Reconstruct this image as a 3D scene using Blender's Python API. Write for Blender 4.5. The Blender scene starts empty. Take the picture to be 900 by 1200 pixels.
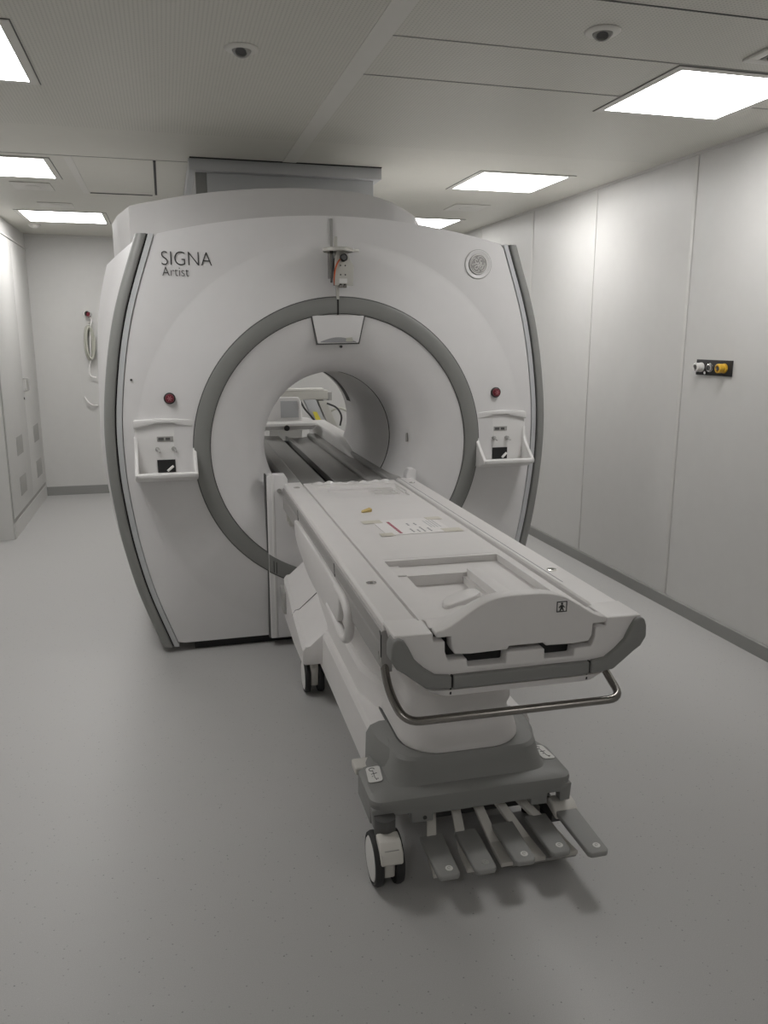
import bpy, bmesh, math, random
from mathutils import Vector, Matrix
random.seed(7)
PI = math.pi
C = bpy.context.scene.collection
sc = bpy.context.scene

# ------------------------------------------------------------------ materials
def mat(name, col, rough=0.5, metal=0.0, spec=0.5, bump=None, coat=0.0):
    m = bpy.data.materials.new(name); m.use_nodes = True
    nt = m.node_tree; b = nt.nodes['Principled BSDF']
    b.inputs['Base Color'].default_value = (*col, 1); b.inputs['Roughness'].default_value = rough
    b.inputs['Metallic'].default_value = metal; b.inputs['Specular IOR Level'].default_value = spec
    b.inputs['Coat Weight'].default_value = coat
    # slight procedural unevenness of colour and gloss
    tc = nt.nodes.new('ShaderNodeTexCoord'); n = nt.nodes.new('ShaderNodeTexNoise')
    n.inputs['Scale'].default_value = bump[0] if bump else 14.0; n.inputs['Detail'].default_value = 3
    nt.links.new(tc.outputs['Object'], n.inputs['Vector'])
    mx = nt.nodes.new('ShaderNodeMixRGB'); mx.blend_type = 'MULTIPLY'; mx.inputs['Fac'].default_value = 0.05
    mx.inputs['Color1'].default_value = (*col, 1)
    nt.links.new(n.outputs['Fac'], mx.inputs['Color2']); nt.links.new(mx.outputs['Color'], b.inputs['Base Color'])
    if bump:
        bp = nt.nodes.new('ShaderNodeBump'); bp.inputs['Strength'].default_value = bump[1]; bp.inputs['Distance'].default_value = bump[2]
        nt.links.new(n.outputs['Fac'], bp.inputs['Height']); nt.links.new(bp.outputs['Normal'], b.inputs['Normal'])
    return m

def emit(name, col, s):
    m = bpy.data.materials.new(name); m.use_nodes = True
    nt = m.node_tree; nt.nodes.clear()
    o = nt.nodes.new('ShaderNodeOutputMaterial'); e = nt.nodes.new('ShaderNodeEmission')
    e.inputs['Color'].default_value = (*col, 1); e.inputs['Strength'].default_value = s
    nt.links.new(e.outputs[0], o.inputs[0]); return m

M = {}
M['white'] = mat('white_plastic', (.74, .73, .72), .38)
M['face'] = mat('scanner_white', (.71, .70, .70), .42)
M['shroud'] = mat('shroud_grey_white', (.58, .57, .565), .45)
M['tablewhite'] = mat('table_white', (.75, .73, .72), .40)
M['bellow'] = mat('bellows_cloth', (.72, .70, .69), .75, bump=(9, .25, .02))
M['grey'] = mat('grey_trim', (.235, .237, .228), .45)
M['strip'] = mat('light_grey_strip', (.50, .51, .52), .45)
M['railgrey'] = mat('rail_grey', (.36, .35, .34), .42)
M['tablegrey'] = mat('table_grey', (.24, .24, .232), .5, bump=(400, .08, .001))
M['padgrey'] = mat('pedal_grey', (.30, .30, .29), .6)
M['cream'] = mat('cream_plastic', (.62, .60, .56), .5)
M['steel'] = mat('brushed_steel', (.30, .285, .265), .25, 1.0)
M['chrome'] = mat('chrome', (.75, .74, .72), .15, 1.0)
M['alu'] = mat('aluminium_plate', (.55, .54, .50), .4, .3)
M['black'] = mat('black_gap', (.012, .012, .012), .6)
M['rubber'] = mat('black_rubber', (.022, .022, .022), .65)
M['dgrey'] = mat('dark_grey', (.09, .09, .088), .5)
M['track'] = mat('track_grey', (.33, .325, .315), .32)
M['red'] = mat('red_cap', (.16, .012, .025), .4)
M['redlight'] = mat('red_button_mark', (.42, .16, .18), .4)
M['orange'] = mat('orange_wire', (.55, .12, .04), .5)
M['yellow'] = mat('yellow_cap', (.70, .42, .04), .4)
M['yellabel'] = mat('yellow_label', (.75, .66, .08), .5)
M['tape'] = mat('yellow_tape', (.66, .50, .20), .6)
M['clear'] = mat('pale_tape', (.64, .61, .53), .35)
M['ink'] = mat('dark_ink', (.035, .035, .035), .5)
M['greyink'] = mat('faint_ink', (.30, .30, .31), .6)
M['redink'] = mat('red_ink', (.42, .09, .14), .6)
M['paper'] = mat('paper', (.80, .78, .77), .7)
M['sticker'] = mat('white_sticker', (.72, .71, .69), .5)
M['wall'] = mat('wall_paint', (.585, .58, .565), .42, spec=.35)
M['seam'] = mat('wall_seam', (.60, .59, .57), .5)
M['skirt'] = mat('grey_skirting', (.26, .26, .25), .5)
M['hose'] = mat('pale_hose', (.46, .46, .40), .5)
M['vent'] = mat('vent_grey', (.36, .355, .34), .6)
M['trimc'] = mat('ceiling_trim', (.70, .69, .65), .5)
M['film'] = mat('clear_film', (.74, .73, .72), .15)
M['lamp'] = emit('lamp_diffuser', (1.0, .985, .97), 15.0)
M['addedfill'] = emit('added_fill_panel', (1.0, .985, .97), 8.5)  # weaker emission for the unseen fill panels added behind the viewer

def ceiling_mat():
    m = mat('ceiling_panel', (.66, .65, .595), .45, spec=.35); nt = m.node_tree; b = nt.nodes['Principled BSDF']
    tc = nt.nodes.new('ShaderNodeTexCoord'); sep = nt.nodes.new('ShaderNodeSeparateXYZ')
    nt.links.new(tc.outputs['Object'], sep.inputs[0])
    def mth(op, a, bb=None):
        n = nt.nodes.new('ShaderNodeMath'); n.operation = op
        for i, v in enumerate((a, bb)):
            if v is None: continue
            if isinstance(v, (int, float)): n.inputs[i].default_value = v
            else: nt.links.new(v, n.inputs[i])
        return n.outputs[0]
    P = .013
    fx = mth('SUBTRACT', mth('FRACT', mth('MULTIPLY', sep.outputs[0], 1/P)), .5)
    fy = mth('SUBTRACT', mth('FRACT', mth('MULTIPLY', sep.outputs[1], 1/P)), .5)
    d = mth('SQRT', mth('ADD', mth('MULTIPLY', fx, fx), mth('MULTIPLY', fy, fy)))
    hole = mth('LESS_THAN', d, .24)
    lim = mth('LESS_THAN', sep.outputs[1], 4.1)      # perforated field ends at the panel joint
    hole = mth('MULTIPLY', hole, lim)
    mx = nt.nodes.new('ShaderNodeMixRGB'); nt.links.new(hole, mx.inputs['Fac'])
    src = b.inputs['Base Color'].links[0].from_socket
    nt.links.new(src, mx.inputs['Color1']); mx.inputs['Color2'].default_value = (.50, .495, .45, 1)
    nt.links.new(mx.outputs['Color'], b.inputs['Base Color'])
    return m
M['ceil'] = ceiling_mat()
M['ceilplain'] = mat('ceiling_plain', (.52, .51, .48), .45, spec=.35)

def floor_mat():
    m = mat('vinyl_floor', (.40, .395, .385), .42, spec=.4); nt = m.node_tree; b = nt.nodes['Principled BSDF']
    tc = nt.nodes.new('ShaderNodeTexCoord')
    def noise(s, d, w=.0):
        n = nt.nodes.new('ShaderNodeTexNoise'); n.inputs['Scale'].default_value = s; n.inputs['Detail'].default_value = d
        nt.links.new(tc.outputs['Object'], n.inputs['Vector']); return n
    r1 = nt.nodes.new('ShaderNodeValToRGB'); n1 = noise(420, 2)
    nt.links.new(n1.outputs['Fac'], r1.inputs[0])
    r1.color_ramp.elements[0].position = .30; r1.color_ramp.elements[0].color = (.41, .405, .40, 1)
    r1.color_ramp.elements[1].position = .70; r1.color_ramp.elements[1].color = (.47, .465, .455, 1)
    v = nt.nodes.new('ShaderNodeTexVoronoi'); v.inputs['Scale'].default_value = 55
    nt.links.new(tc.outputs['Object'], v.inputs['Vector'])
    lt = nt.nodes.new('ShaderNodeMath'); lt.operation = 'LESS_THAN'; lt.inputs[1].default_value = .12
    nt.links.new(v.outputs['Distance'], lt.inputs[0])
    r2 = nt.nodes.new('ShaderNodeValToRGB'); nt.links.new(v.outputs['Color'], r2.inputs[0])
    r2.color_ramp.elements[0].color = (.20, .20, .20, 1); r2.color_ramp.elements[1].color = (.50, .49, .48, 1)
    mx = nt.nodes.new('ShaderNodeMixRGB'); nt.links.new(lt.outputs[0], mx.inputs['Fac'])
    nt.links.new(r1.outputs[0], mx.inputs['Color1']); nt.links.new(r2.outputs[0], mx.inputs['Color2'])
    nt.links.new(mx.outputs[0], b.inputs['Base Color'])
    return m
M['floor'] = floor_mat()

# ------------------------------------------------------------------ mesh builder
class MB:
    def __init__(s): s.bm = bmesh.new()
    def box(s, x0, x1, y0, y1, z0, z1):
        v = [s.bm.verts.new((x, y, z)) for z in (z0, z1) for y in (y0, y1) for x in (x0, x1)]
        for f in ((0,2,3,1),(4,5,7,6),(0,1,5,4),(2,6,7,3),(0,4,6,2),(1,3,7,5)): s.bm.faces.new([v[i] for i in f])
        return s
    def prism(s, pts, a0, a1, axis='y'):
        """pts: closed 2D outline; extruded along axis from a0 to a1. y: pts=(x,z)  x: pts=(y,z)  z: pts=(x,y)"""
        def P(p, a): return {'y': (p[0], a, p[1]), 'x': (a, p[0], p[1]), 'z': (p[0], p[1], a)}[axis]
        A = [s.bm.verts.new(P(p, a0)) for p in pts]; B = [s.bm.verts.new(P(p, a1)) for p in pts]
        n = len(pts)
        for i in range(n): s.bm.faces.new((A[i], A[(i+1) % n], B[(i+1) % n], B[i]))
        s.bm.faces.new(A[::-1]); s.bm.faces.new(B)
        return s
    def loft(s, rings, cap=True, closed=True):
        V = [[s.bm.verts.new(p) for p in r] for r in rings]
        for a, b in zip(V, V[1:]):
            n = len(a)
            for i in range(n if closed else n-1): s.bm.faces.new((a[i], a[(i+1) % n], b[(i+1) % n], b[i]))
        if cap: s.bm.faces.new(V[0][::-1]); s.bm.faces.new(V[-1])
        return s
    def tube(s, pts, r, n=10, cap=True, closed=False):
        pts = [Vector(p) for p in pts]; rings = []; N = len(pts); up = None
        for i, p in enumerate(pts):
            if closed: t = pts[(i+1) % N] - pts[i-1]
            else: t = pts[min(i+1, N-1)] - pts[max(i-1, 0)]
            t.normalize()
            if up is None:
                up = Vector((0, 0, 1)) if abs(t.z) < .9 else Vector((1, 0, 0))
            a = up - t*up.dot(t)
            if a.length < 1e-4: a = t.orthogonal()
            a.normalize(); up = a; b = t.cross(a)
            rings.append([p + a*(r*math.cos(q*2*PI/n)) + b*(r*math.sin(q*2*PI/n)) for q in range(n)])
        if closed: rings.append(rings[0]); cap = False
        s.loft(rings, cap)
        if closed: bmesh.ops.remove_doubles(s.bm, verts=s.bm.verts, dist=1e-6)
        return s
    def lathe(s, prof, c, axis='y', n=48, a0=0, a1=2*PI, cap=False):
        """prof: (radius, position along axis)"""
        full = abs(a1-a0-2*PI) < 1e-6; k = n if full else n+1
        def P(r, h, a):
            u, v = r*math.cos(a), r*math.sin(a)
            return {'y': (c[0]+u, h, c[2]+v), 'x': (h, c[1]+u, c[2]+v), 'z': (c[0]+u, c[1]+v, h)}[axis]
        rings = [[P(r, h, a0+(a1-a0)*i/n) for i in range(k)] for r, h in prof]
        return s.loft(rings, cap, closed=full)
    def disc(s, c, r, t, axis='y', n=32, cap=True):
        p = {'y': c[1], 'x': c[0], 'z': c[2]}[axis]
        return s.lathe([(r, p), (r, p+t)], c, axis, n, cap=cap)
    def terrace(s, xs, ys, H, zb):
        d = {}
        def v(x, y, z):
            k = (round(x, 5), round(y, 5), round(z, 5))
            if k not in d: d[k] = s.bm.verts.new((x, y, z))
            return d[k]
        nx, ny = len(xs)-1, len(ys)-1
        h = lambda i, j: H[j][i] if 0 <= i < nx and 0 <= j < ny else zb
        for j in range(ny):
            for i in range(nx):
                z = h(i, j); s.bm.faces.new((v(xs[i], ys[j], z), v(xs[i+1], ys[j], z), v(xs[i+1], ys[j+1], z), v(xs[i], ys[j+1], z)))
        def wall(x0, y0, x1, y1, za, zc):
            if abs(za-zc) > 1e-6:
                try: s.bm.faces.new((v(x0, y0, za), v(x1, y1, za), v(x1, y1, zc), v(x0, y0, zc)))
                except ValueError: pass
        for j in range(ny):
            for i in range(nx+1): wall(xs[i], ys[j], xs[i], ys[j+1], h(i-1, j), h(i, j))
        for i in range(nx):
            for j in range(ny+1): wall(xs[i], ys[j], xs[i+1], ys[j], h(i, j-1), h(i, j))
        return s
    def build(s, name, m, parent=None, bevel=0, seg=3, smooth=True, ang=38):
        bm = s.bm
        bmesh.ops.recalc_face_normals(bm, faces=bm.faces)
        if bevel:
            es = [e for e in bm.edges if len(e.link_faces) == 2 and e.calc_face_angle(0) > math.radians(30)]
            bmesh.ops.bevel(bm, geom=es, offset=bevel, segments=seg, profile=.5, affect='EDGES', clamp_overlap=True)
            bmesh.ops.recalc_face_normals(bm, faces=bm.faces)
        if smooth:
            for f in bm.faces: f.smooth = True
            for e in bm.edges:
                if len(e.link_faces) == 2 and e.calc_face_angle(0) > math.radians(ang): e.smooth = False
        me = bpy.data.meshes.new(name); bm.to_mesh(me); bm.free()
        o = bpy.data.objects.new(name, me); me.materials.append(M[m] if isinstance(m, str) else m)
        C.objects.link(o)
        if parent: o.parent = parent
        return o

def tag(o, label, cat, group=None):
    o['label'] = label; o['category'] = cat
    if group: o['group'] = group
    return o
def thing(name, label, cat, loc=(0, 0, 0), rz=0, group=None):
    o = bpy.data.objects.new(name, None); o.empty_display_size = .1; C.objects.link(o)
    o.location = loc; o.rotation_euler = (0, 0, rz); return tag(o, label, cat, group)
def struct(name, mb, m, parent=None, bevel=0, kind='structure'):
    o = mb.build(name, m, parent, bevel)
    if parent is None: o['kind'] = kind
    return o
def lab(o, l): o['label'] = l; return o
def dup(root, loc, label=None, group=None, rz=None):
    r = root.copy(); C.objects.link(r); r.location = loc
    if rz is not None: r.rotation_euler = (0, 0, rz)
    if label: r['label'] = label
    if group: r['group'] = group
    for ch in list(root.children):
        c = ch.copy(); C.objects.link(c); c.parent = r
        for g in ch.children:
            q = g.copy(); C.objects.link(q); q.parent = c
    return r
def text_mesh(name, body, size, m, parent, mtx, ext=.0006, shear=0, space=1.0, off=0):
    cu = bpy.data.curves.new(name, 'FONT'); cu.body = body; cu.size = size; cu.extrude = ext; cu.shear = shear
    cu.space_character = space; cu.offset = off
    t = bpy.data.objects.new(name+'_src', cu); C.objects.link(t)
    dg = bpy.context.evaluated_depsgraph_get(); me = bpy.data.meshes.new_from_object(t.evaluated_get(dg))
    bpy.data.objects.remove(t); me.name = name; me.materials.clear(); me.materials.append(M[m])
    me.transform(mtx); o = bpy.data.objects.new(name, me); C.objects.link(o)
    if parent: o.parent = parent
    return o
def herm(xs, ys, x):
    if x <= xs[0]: return ys[0]
    if x >= xs[-1]: return ys[-1]
    i = max(k for k in range(len(xs)-1) if xs[k] <= x)
    def sl(k):
        if k == 0: return (ys[1]-ys[0])/(xs[1]-xs[0])
        if k == len(xs)-1: return (ys[-1]-ys[-2])/(xs[-1]-xs[-2])
        return (ys[k+1]-ys[k-1])/(xs[k+1]-xs[k-1])
    h = xs[i+1]-xs[i]; t = (x-xs[i])/h
    return ((2*t**3-3*t*t+1)*ys[i] + (t**3-2*t*t+t)*h*sl(i) + (-2*t**3+3*t*t)*ys[i+1] + (t**3-t*t)*h*sl(i+1))
def rrect(x0, x1, y0, y1, r, z, n=6):
    out = []
    for cx, cy, a in ((x1-r, y1-r, 0), (x0+r, y1-r, PI/2), (x0+r, y0+r, PI), (x1-r, y0+r, 1.5*PI)):
        for i in range(n+1):
            q = a + PI/2*i/n; out.append((cx+r*math.cos(q), cy+r*math.sin(q), z))
    return out
def smooth_path(pts, k=5):
    """Catmull-Rom through the points"""
    P = [Vector(p) for p in pts]; P = [P[0]*2-P[1]] + P + [P[-1]*2-P[-2]]; out = []
    for i in range(1, len(P)-2):
        for j in range(k):
            t = j/k; a, b, c, d = P[i-1:i+3]
            out.append(.5*((2*b)+(c-a)*t+(2*a-5*b+4*c-d)*t*t+(3*b-a-3*c+d)*t**3))
    out.append(P[-2]); return out
def round_path(pts, r, n=6):
    P = [Vector(p) for p in pts]; out = [P[0]]
    for a, b, c in zip(P, P[1:], P[2:]):
        u = (a-b).normalized(); v = (c-b).normalized(); q = min(r, (a-b).length*.45, (c-b).length*.45)
        s, e = b+u*q, b+v*q
        for i in range(n+1):
            t = i/n; out.append(s*(1-t)**2 + b*2*t*(1-t) + e*t*t)
    out.append(P[-1]); return out

# ------------------------------------------------------------------ room
XR, XL, XN, YB, YF, YN, ZC = 2.685, -1.18, -1.75, 8.22, -1.3, 6.42, 2.425
struct('floor', MB().box(XN-.1, XR+.1, YF-.1, YB+.1, -.1, 0), 'floor')
struct('ceiling', MB().box(XN-.1, XR+.1, YF-.1, YB+.1, ZC, ZC+.1), 'ceil')
struct('wall_right', MB().box(XR, XR+.1, YF, YB, 0, ZC), 'wall')
struct('wall_back', MB().box(XN, XR, YB, YB+.1, 0, ZC), 'wall')
struct('wall_front', MB().box(XN, XR, YF-.1, YF, 0, ZC), 'wall')
struct('wall_left', MB().box(XN-.1, XN, YF, YB, 0, ZC), 'wall')
struct('wall_niche', MB().box(XN, XL, YN, YB, 0, ZC), 'wall')
struct('baseboard_right', MB().prism([(XR, 0), (XR-.012, 0), (XR-.012, .066), (XR-.006, .072), (XR, .072)], YF, YB), 'skirt')
struct('baseboard_back', MB().box(XL, XR-.012, YB-.012, YB, 0, .085), 'skirt')
# vertical joints of the wall panelling: thin cover strips
k = 1
for y, w in ((3.80, .012), (4.80, .005), (5.72, .012), (2.55, .005), (6.75, .005)):
    struct('trim_%d' % k, MB().box(XR-.004, XR, y-w, y+w, .072, ZC), 'seam', bevel=.001); k += 1
struct('trim_%d' % k, MB().box(-.82, -.79, YB-.003, YB, .085, ZC), 'wall'); k += 1
struct('trim_%d' % k, MB().box(XL, XL+.012, YN, YB, 2.29, 2.305), 'seam'); k += 1      # cornice over the cupboard
struct('trim_%d' % k, MB().box(XR-.01, XR, YF, YB, ZC-.012, ZC), 'seam'); k += 1
# ceiling: flush lighter runner, panel joints, plain fields
struct('trim_%d' % k, MB().box(.668, .742, YF, 4.60, ZC-.0025, ZC), 'trimc'); k += 1
for x0, x1, y in ((.742, XR, 2.245), (.742, XR, 2.655), (.742, XR, 3.045), (-1.75, .668, 4.715)):
    struct('trim_%d' % k, MB().box(x0, x1, y-.0025, y+.0025, ZC-.002, ZC), 'dgrey' if y == 2.245 else 'vent'); k += 1
struct('trim_%d' % k, MB().box(-.455, -.415, 4.72, 5.86, ZC-.003, ZC), 'trimc'); k += 1
struct('trim_%d' % k, MB().box(-.41, -.02, 5.825, 5.84, ZC-.004, ZC), 'dgrey'); k += 1
struct('trim_%d' % k, MB().box(-.004, .010, 4.73, 5.80, ZC-.004, ZC), 'black'); k += 1
struct('trim_%d' % k, MB().box(.18, 1.22, 4.575, 4.59, ZC-.004, ZC), 'black'); k += 1
struct('trim_%d' % k, MB().box(XL, XR, YB-.015, YB, ZC-.02, ZC), 'seam'); k += 1

# ceiling lights
def light(x0, x1, y0, y1, label, lm='lamp'):
    w, d = x1-x0, y1-y0
    t = thing('ceiling_light', label, 'light', ((x0+x1)/2, (y0+y1)/2, ZC), 0, 'ceiling light panels')
    f = .032; W, D = w/2+f, d/2+f
    m = MB()
    m.box(-W, W, -D, -d/2, -.004, -.0005); m.box(-W, W, d/2, D, -.004, -.0005)
    m.box(-W, -w/2, -d/2, d/2, -.004, -.0005); m.box(w/2, W, -d/2, d/2, -.004, -.0005)
    m.build('frame', 'trimc', t)
    m = MB(); g5 = .004
    m.box(-W-g5, W+g5, D, D+g5, -.002, -.0005); m.box(-W-g5, W+g5, -D-g5, -D, -.002, -.0005); m.box(-W-g5, -W, -D, D, -.002, -.0005); m.box(W, W+g5, -D, D, -.002, -.0005)
    m.build('shadow_gap', 'dgrey', t)
    MB().box(-w/2, w/2, -d/2, d/2, -.0035, -.001).build('diffuser', lm, t, smooth=False)
    return t
light(1.815, 2.345, 2.70, 3.225, 'large bright ceiling panel by the right wall, nearest to the viewer')
light(1.815, 2.345, 4.545, 5.07, 'bright ceiling panel between patient-end and rear panels along the right wall')
light(1.815, 2.345, 6.36, 6.885, 'far ceiling panel half hidden behind the scanner top on the right')
light(-.985, -.425, 2.86, 3.44, 'ceiling panel cut off by the upper left picture edge')
light(-1.09, -.565, 4.83, 5.36, 'middle ceiling panel of the left row, above two small air diffusers')
light(1.815, 2.345, -.98, -.455, 'added unseen fill panel behind the viewer on the right', 'addedfill')  # this pair is out of view, added to brighten the table front
light(-.985, -.425, -.98, -.40, 'added unseen fill panel behind the viewer on the left', 'addedfill')
light(-.985, -.405, 6.74, 7.30, 'farthest ceiling panel of the left row, before the back wall')

# recessed eyeball spotlights
def spot(x, y, label, tilt):
    t = thing('recessed_spotlight', label, 'spotlight', (x, y, ZC), 0, 'recessed ceiling spotlights')
    MB().lathe([(.030, -.003), (.032, -.008), (.050, -.007), (.055, -.003), (.056, -.001)], (0, 0, 0), 'z', 36).build('trim_ring', 'trimc', t)
    e = MB().lathe([(.031, -.002), (.031, -.008), (.026, -.015), (.019, -.017), (.018, -.010), (.0005, -.009)], (0, 0, 0), 'z', 28).build('eyeball', 'vent', t)
    e.rotation_euler = (tilt, .2, 0)
    l = MB().disc((0, 0, -.0125), .017, .001, 'z', 24).build('lens', 'dgrey', t); l.rotation_euler = (tilt, .2, 0)
spot(.297, 2.895, 'round recessed spotlight left of the pale ceiling runner', -.5)
spot(1.36, 2.455, 'round recessed spotlight right of the pale ceiling runner', -.35)

def diffuser(x0, x1, y0, y1, label):
    t = thing('air_diffuser', label, 'air vent', ((x0+x1)/2, (y0+y1)/2, ZC), 0, 'small flush ceiling diffusers')
    w, d = (x1-x0)/2, (y1-y0)/2
    MB().box(-w, w, -d, d, -.006, -.001).build('plate', 'trimc', t, bevel=.002)
    MB().lathe([(.045, -.006), (.050, -.008), (.03, -.010), (.0005, -.010)], (0, 0, 0), 'z', 24).build('nozzle', 'trimc', t)
    MB().lathe([(.050, -.0066), (.056, -.0066)], (0, 0, 0), 'z', 24, .6, 2.6).build('slot', 'dgrey', t)
diffuser(-.85, -.62, 5.54, 5.80, 'square flush diffuser just behind the middle left ceiling panel')
diffuser(-.80, -.57, 6.30, 6.50, 'square flush diffuser just before the farthest left ceiling panel')
diffuser(2.04, 2.30, 5.62, 5.90, 'square flush diffuser between the two rear panels on the right')
g = thing('air_grille', 'slatted return-air grille cut off by the right picture edge', 'air vent', (2.15, 2.40, ZC))
m = MB(); W, D, w, d = .2, .16, .165, .125
m.box(-W, W, -D, -d, -.010, -.001); m.box(-W, W, d, D, -.010, -.001); m.box(-W, -w, -d, d, -.010, -.001); m.box(w, W, -d, d, -.010, -.001)
m.build('frame', 'trimc', g, bevel=.002)
MB().box(-w, w, -d, d, -.002, -.001).build('backing', 'dgrey', g)
m = MB()
for i in range(12):
    x = -w+.014+i*.0275; m.box(x-.004, x+.004, -d, d, -.009, -.003)
m.build('slats', 'vent', g)
s_ = MB().lathe([(.0005, -.03), (.02, -.028), (.045, -.012), (.05, -.001)], (0, 0, 0), 'z', 24).build('smoke_detector', 'trimc')
s_.location = (-.99, 7.54, ZC); tag(s_, 'small round ceiling detector beside the left cupboard corner', 'detector')

# ceiling bulkhead over the scanner
b_ = thing('ceiling_duct', 'shallow rectangular duct box from the ceiling over the scanner', 'duct', (.70, 4.60, ZC))
m = MB().box(-.525, .525, 0, 1.3, -.060, -.001); m  .build('flange', 'strip', b_, bevel=.003)  # grey on flange and body: shade on a white duct put into the colour
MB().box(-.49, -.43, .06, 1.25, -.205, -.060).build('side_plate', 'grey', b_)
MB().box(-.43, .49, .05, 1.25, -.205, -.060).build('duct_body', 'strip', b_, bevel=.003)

# ------------------------------------------------------------------ built-in cupboard on the left
cb = thing('tall_cupboard', 'tall white built-in cupboard with grey vents in the far left corner', 'cupboard', (XL, 7.29, 0))
MB().box(.001, .006, -.85, .86, .10, 2.285).build('body', 'vent', cb)
MB().box(.001, .010, -.855, .87, .001, .12).build('plinth', 'wall', cb)
for s, y0, y1 in ((-1, -.845, .105), (1, .109, .86)):
    d = MB().box(.006, .012, y0, y1, .155, 2.28).build('door', 'wall', cb, bevel=.0015)
    yh = .085 if s < 0 else .135
    h = MB().tube(round_path([(.012, yh, 1.065), (.045, yh, 1.065), (.045, yh, 1.165), (.012, yh, 1.165)], .012), .006, 8).build('handle', 'vent', d)
    for z0 in (.585, .265):
        yv0, yv1 = (-.49, -.22) if s < 0 else (.38, .66)
        MB().box(.012, .015, yv0, yv1, z0, z0+.15).build('vent_grille', 'vent', d, bevel=.001)
    if s < 0: MB().disc((.012, .06, 1.0), .01, .006, 'x', 16).build('lock', 'dgrey', d)

# ------------------------------------------------------------------ wall gas outlet panel
gp = thing('gas_outlet_panel', 'black wall panel with three medical gas outlets on the right wall', 'gas outlet', (XR, 3.53, 1.352))
MB().box(-.008, -.001, -.139, .139, -.039, .039).build('plate', 'black', gp, bevel=.002)
def outlet(y, name, col, r, ln, label):
    m = MB().lathe([(r*1.15, -.008), (r*1.15, -.016), (r*.92, -.018), (r*.92, -ln*.6), (r*1.08, -ln*.62), (r*1.08, -ln), (r*.75, -ln-.003), (r*.72, -ln+.012), (.0005, -ln+.012)], (0, y, 0), 'x', 28)
    o = lab(m.build(name, col, gp), label)
    MB().lathe([(r*.42, -ln+.012), (r*.42, -ln-.002), (r*.2, -ln-.002), (r*.2, -ln+.008)], (0, y, 0), 'x', 20).build('inner_socket', 'dgrey', o)
    MB().tube([(-ln+.002, y+r*.35*math.cos(a), r*.35*math.sin(a)) for a in (.4, 1.4, 2.6)], .003, 6).build('clip', 'chrome', o)
outlet(.095, 'outlet', 'sticker', .021, .045, 'white outlet collar')
outlet(.018, 'outlet', 'chrome', .019, .022, 'chrome outlet collar')
outlet(-.085, 'outlet', 'yellow', .021, .048, 'yellow outlet collar')
MB().disc((-.009, .056, -.026), .008, -.008, 'x', 14).build('pin', 'chrome', gp)

# ------------------------------------------------------------------ hose on the back wall
hz = thing('coiled_cable', 'coiled pale cable with red cap hanging on the back wall', 'cable', (-.665, YB, 0))
m = MB()
for i in range(6):
    a = .055+.008*(i % 3); zc = 1.445+.012*(i % 2); b = .14+.006*(i % 4); yy = -.012-.016*i
    m.tube([(-.018+a*.5*math.sin(t)+.006*i-.015, yy, zc+b*math.cos(t)) for t in [j*2*PI/28 for j in range(28)]], .0085, 8, closed=True)
m.build('coil', 'hose', hz)
m = MB().tube([(0, -.001, 1.63), (0, -.10, 1.63), (0, -.11, 1.645)], .006, 8); m.build('hook', 'cream', hz)
MB().lathe([(.0005, -.025), (.016, -.022), (.02, 0), (.016, .022), (.0005, .025)], (-.005, -.06, 0), 'z', 20).build('cap', 'red', hz).location = (0, 0, 1.715)
MB().lathe([(.024, -.09), (.03, -.06), (.03, -.02), (.024, -.001)], (-.012, 0, 1.72), 'y', 20).build('cap_collar', 'white', hz)
MB().tube(smooth_path([(.0, -.05, 1.70), (.02, -.06, 1.66), (.0, -.06, 1.58), (-.015, -.05, 1.32), (-.035, -.04, 1.22), (-.03, -.04, 1.15), (.02, -.04, 1.13)]), .007, 8).build('tail', 'paper', hz)
w2 = MB().tube(smooth_path([(-.765, YB-.004, .945), (-.755, YB-.03, .93), (-.73, YB-.04, .895), (-.69, YB-.035, .865), (-.655, YB-.004, .865)]), .007, 8).build('cable_loop', 'paper')
tag(w2, 'short white cable loop on the back wall below the coiled cable', 'cable')

# ------------------------------------------------------------------ MRI scanner
CX, CZ, YS = .805, .985, 3.80
S = thing('mri_scanner', 'large white tunnel scanner with grey ring filling the room', 'scanner', (CX, YS, 0))
# geometry below is in world coordinates relative to the scanner foot
def L(p): return (p[0]-CX, p[1]-YS, p[2])
ZS = [0, .29, .46, .64, .92, 1.2, 1.58, 1.96]
HW = [.80, .900, .943, .976, 1.005, 1.000, .938, .815]
hw = lambda z: herm(ZS, HW, z)
ztop = lambda dx: 2.048-.155*dx*dx
ZB = .045
def r_out(th):
    lo, hi = .3, 1.6
    for _ in range(40):
        r = (lo+hi)/2; dx, z = r*math.cos(th), CZ+r*math.sin(th)
        if ZB < z < ztop(dx) and abs(dx) < hw(min(max(z, 0), 1.96)): lo = r
        else: hi = r
    return lo
NT = 288
corner = math.atan2(1.94-CZ, .822); cornb = math.atan2(ZB-CZ, .815)
TH = sorted(set([i*2*PI/NT for i in range(NT)]))
R0, RI, RC = .698, .628, .955
dish = lambda r: -.040*(1-(r-R0)/(RC-R0)) if r < RC else 0.0
rings = []
ro = [r_out(t) for t in TH]
fr = [0, .04, .2, .4, .6, .8, .93, 1]
for f in fr:
    row = []
    for t, R in zip(TH, ro):
        Re = min(RC, R-.006); r = R0+(Re-R0)*f
        row.append((r*math.cos(t), dish(r), CZ+r*math.sin(t)))
    rings.append(row)
for off, y in ((.012, 0.0), (.5, 0.001), (1, .004)):
    row = []
    for t, R in zip(TH, ro):
        Re = min(RC, R-.006); r = Re+(R-Re)*off
        row.append((r*math.cos(t), y if R-.006 > RC else dish(Re)*(1-off)+y, CZ+r*math.sin(t)))
    rings.append(row)
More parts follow.
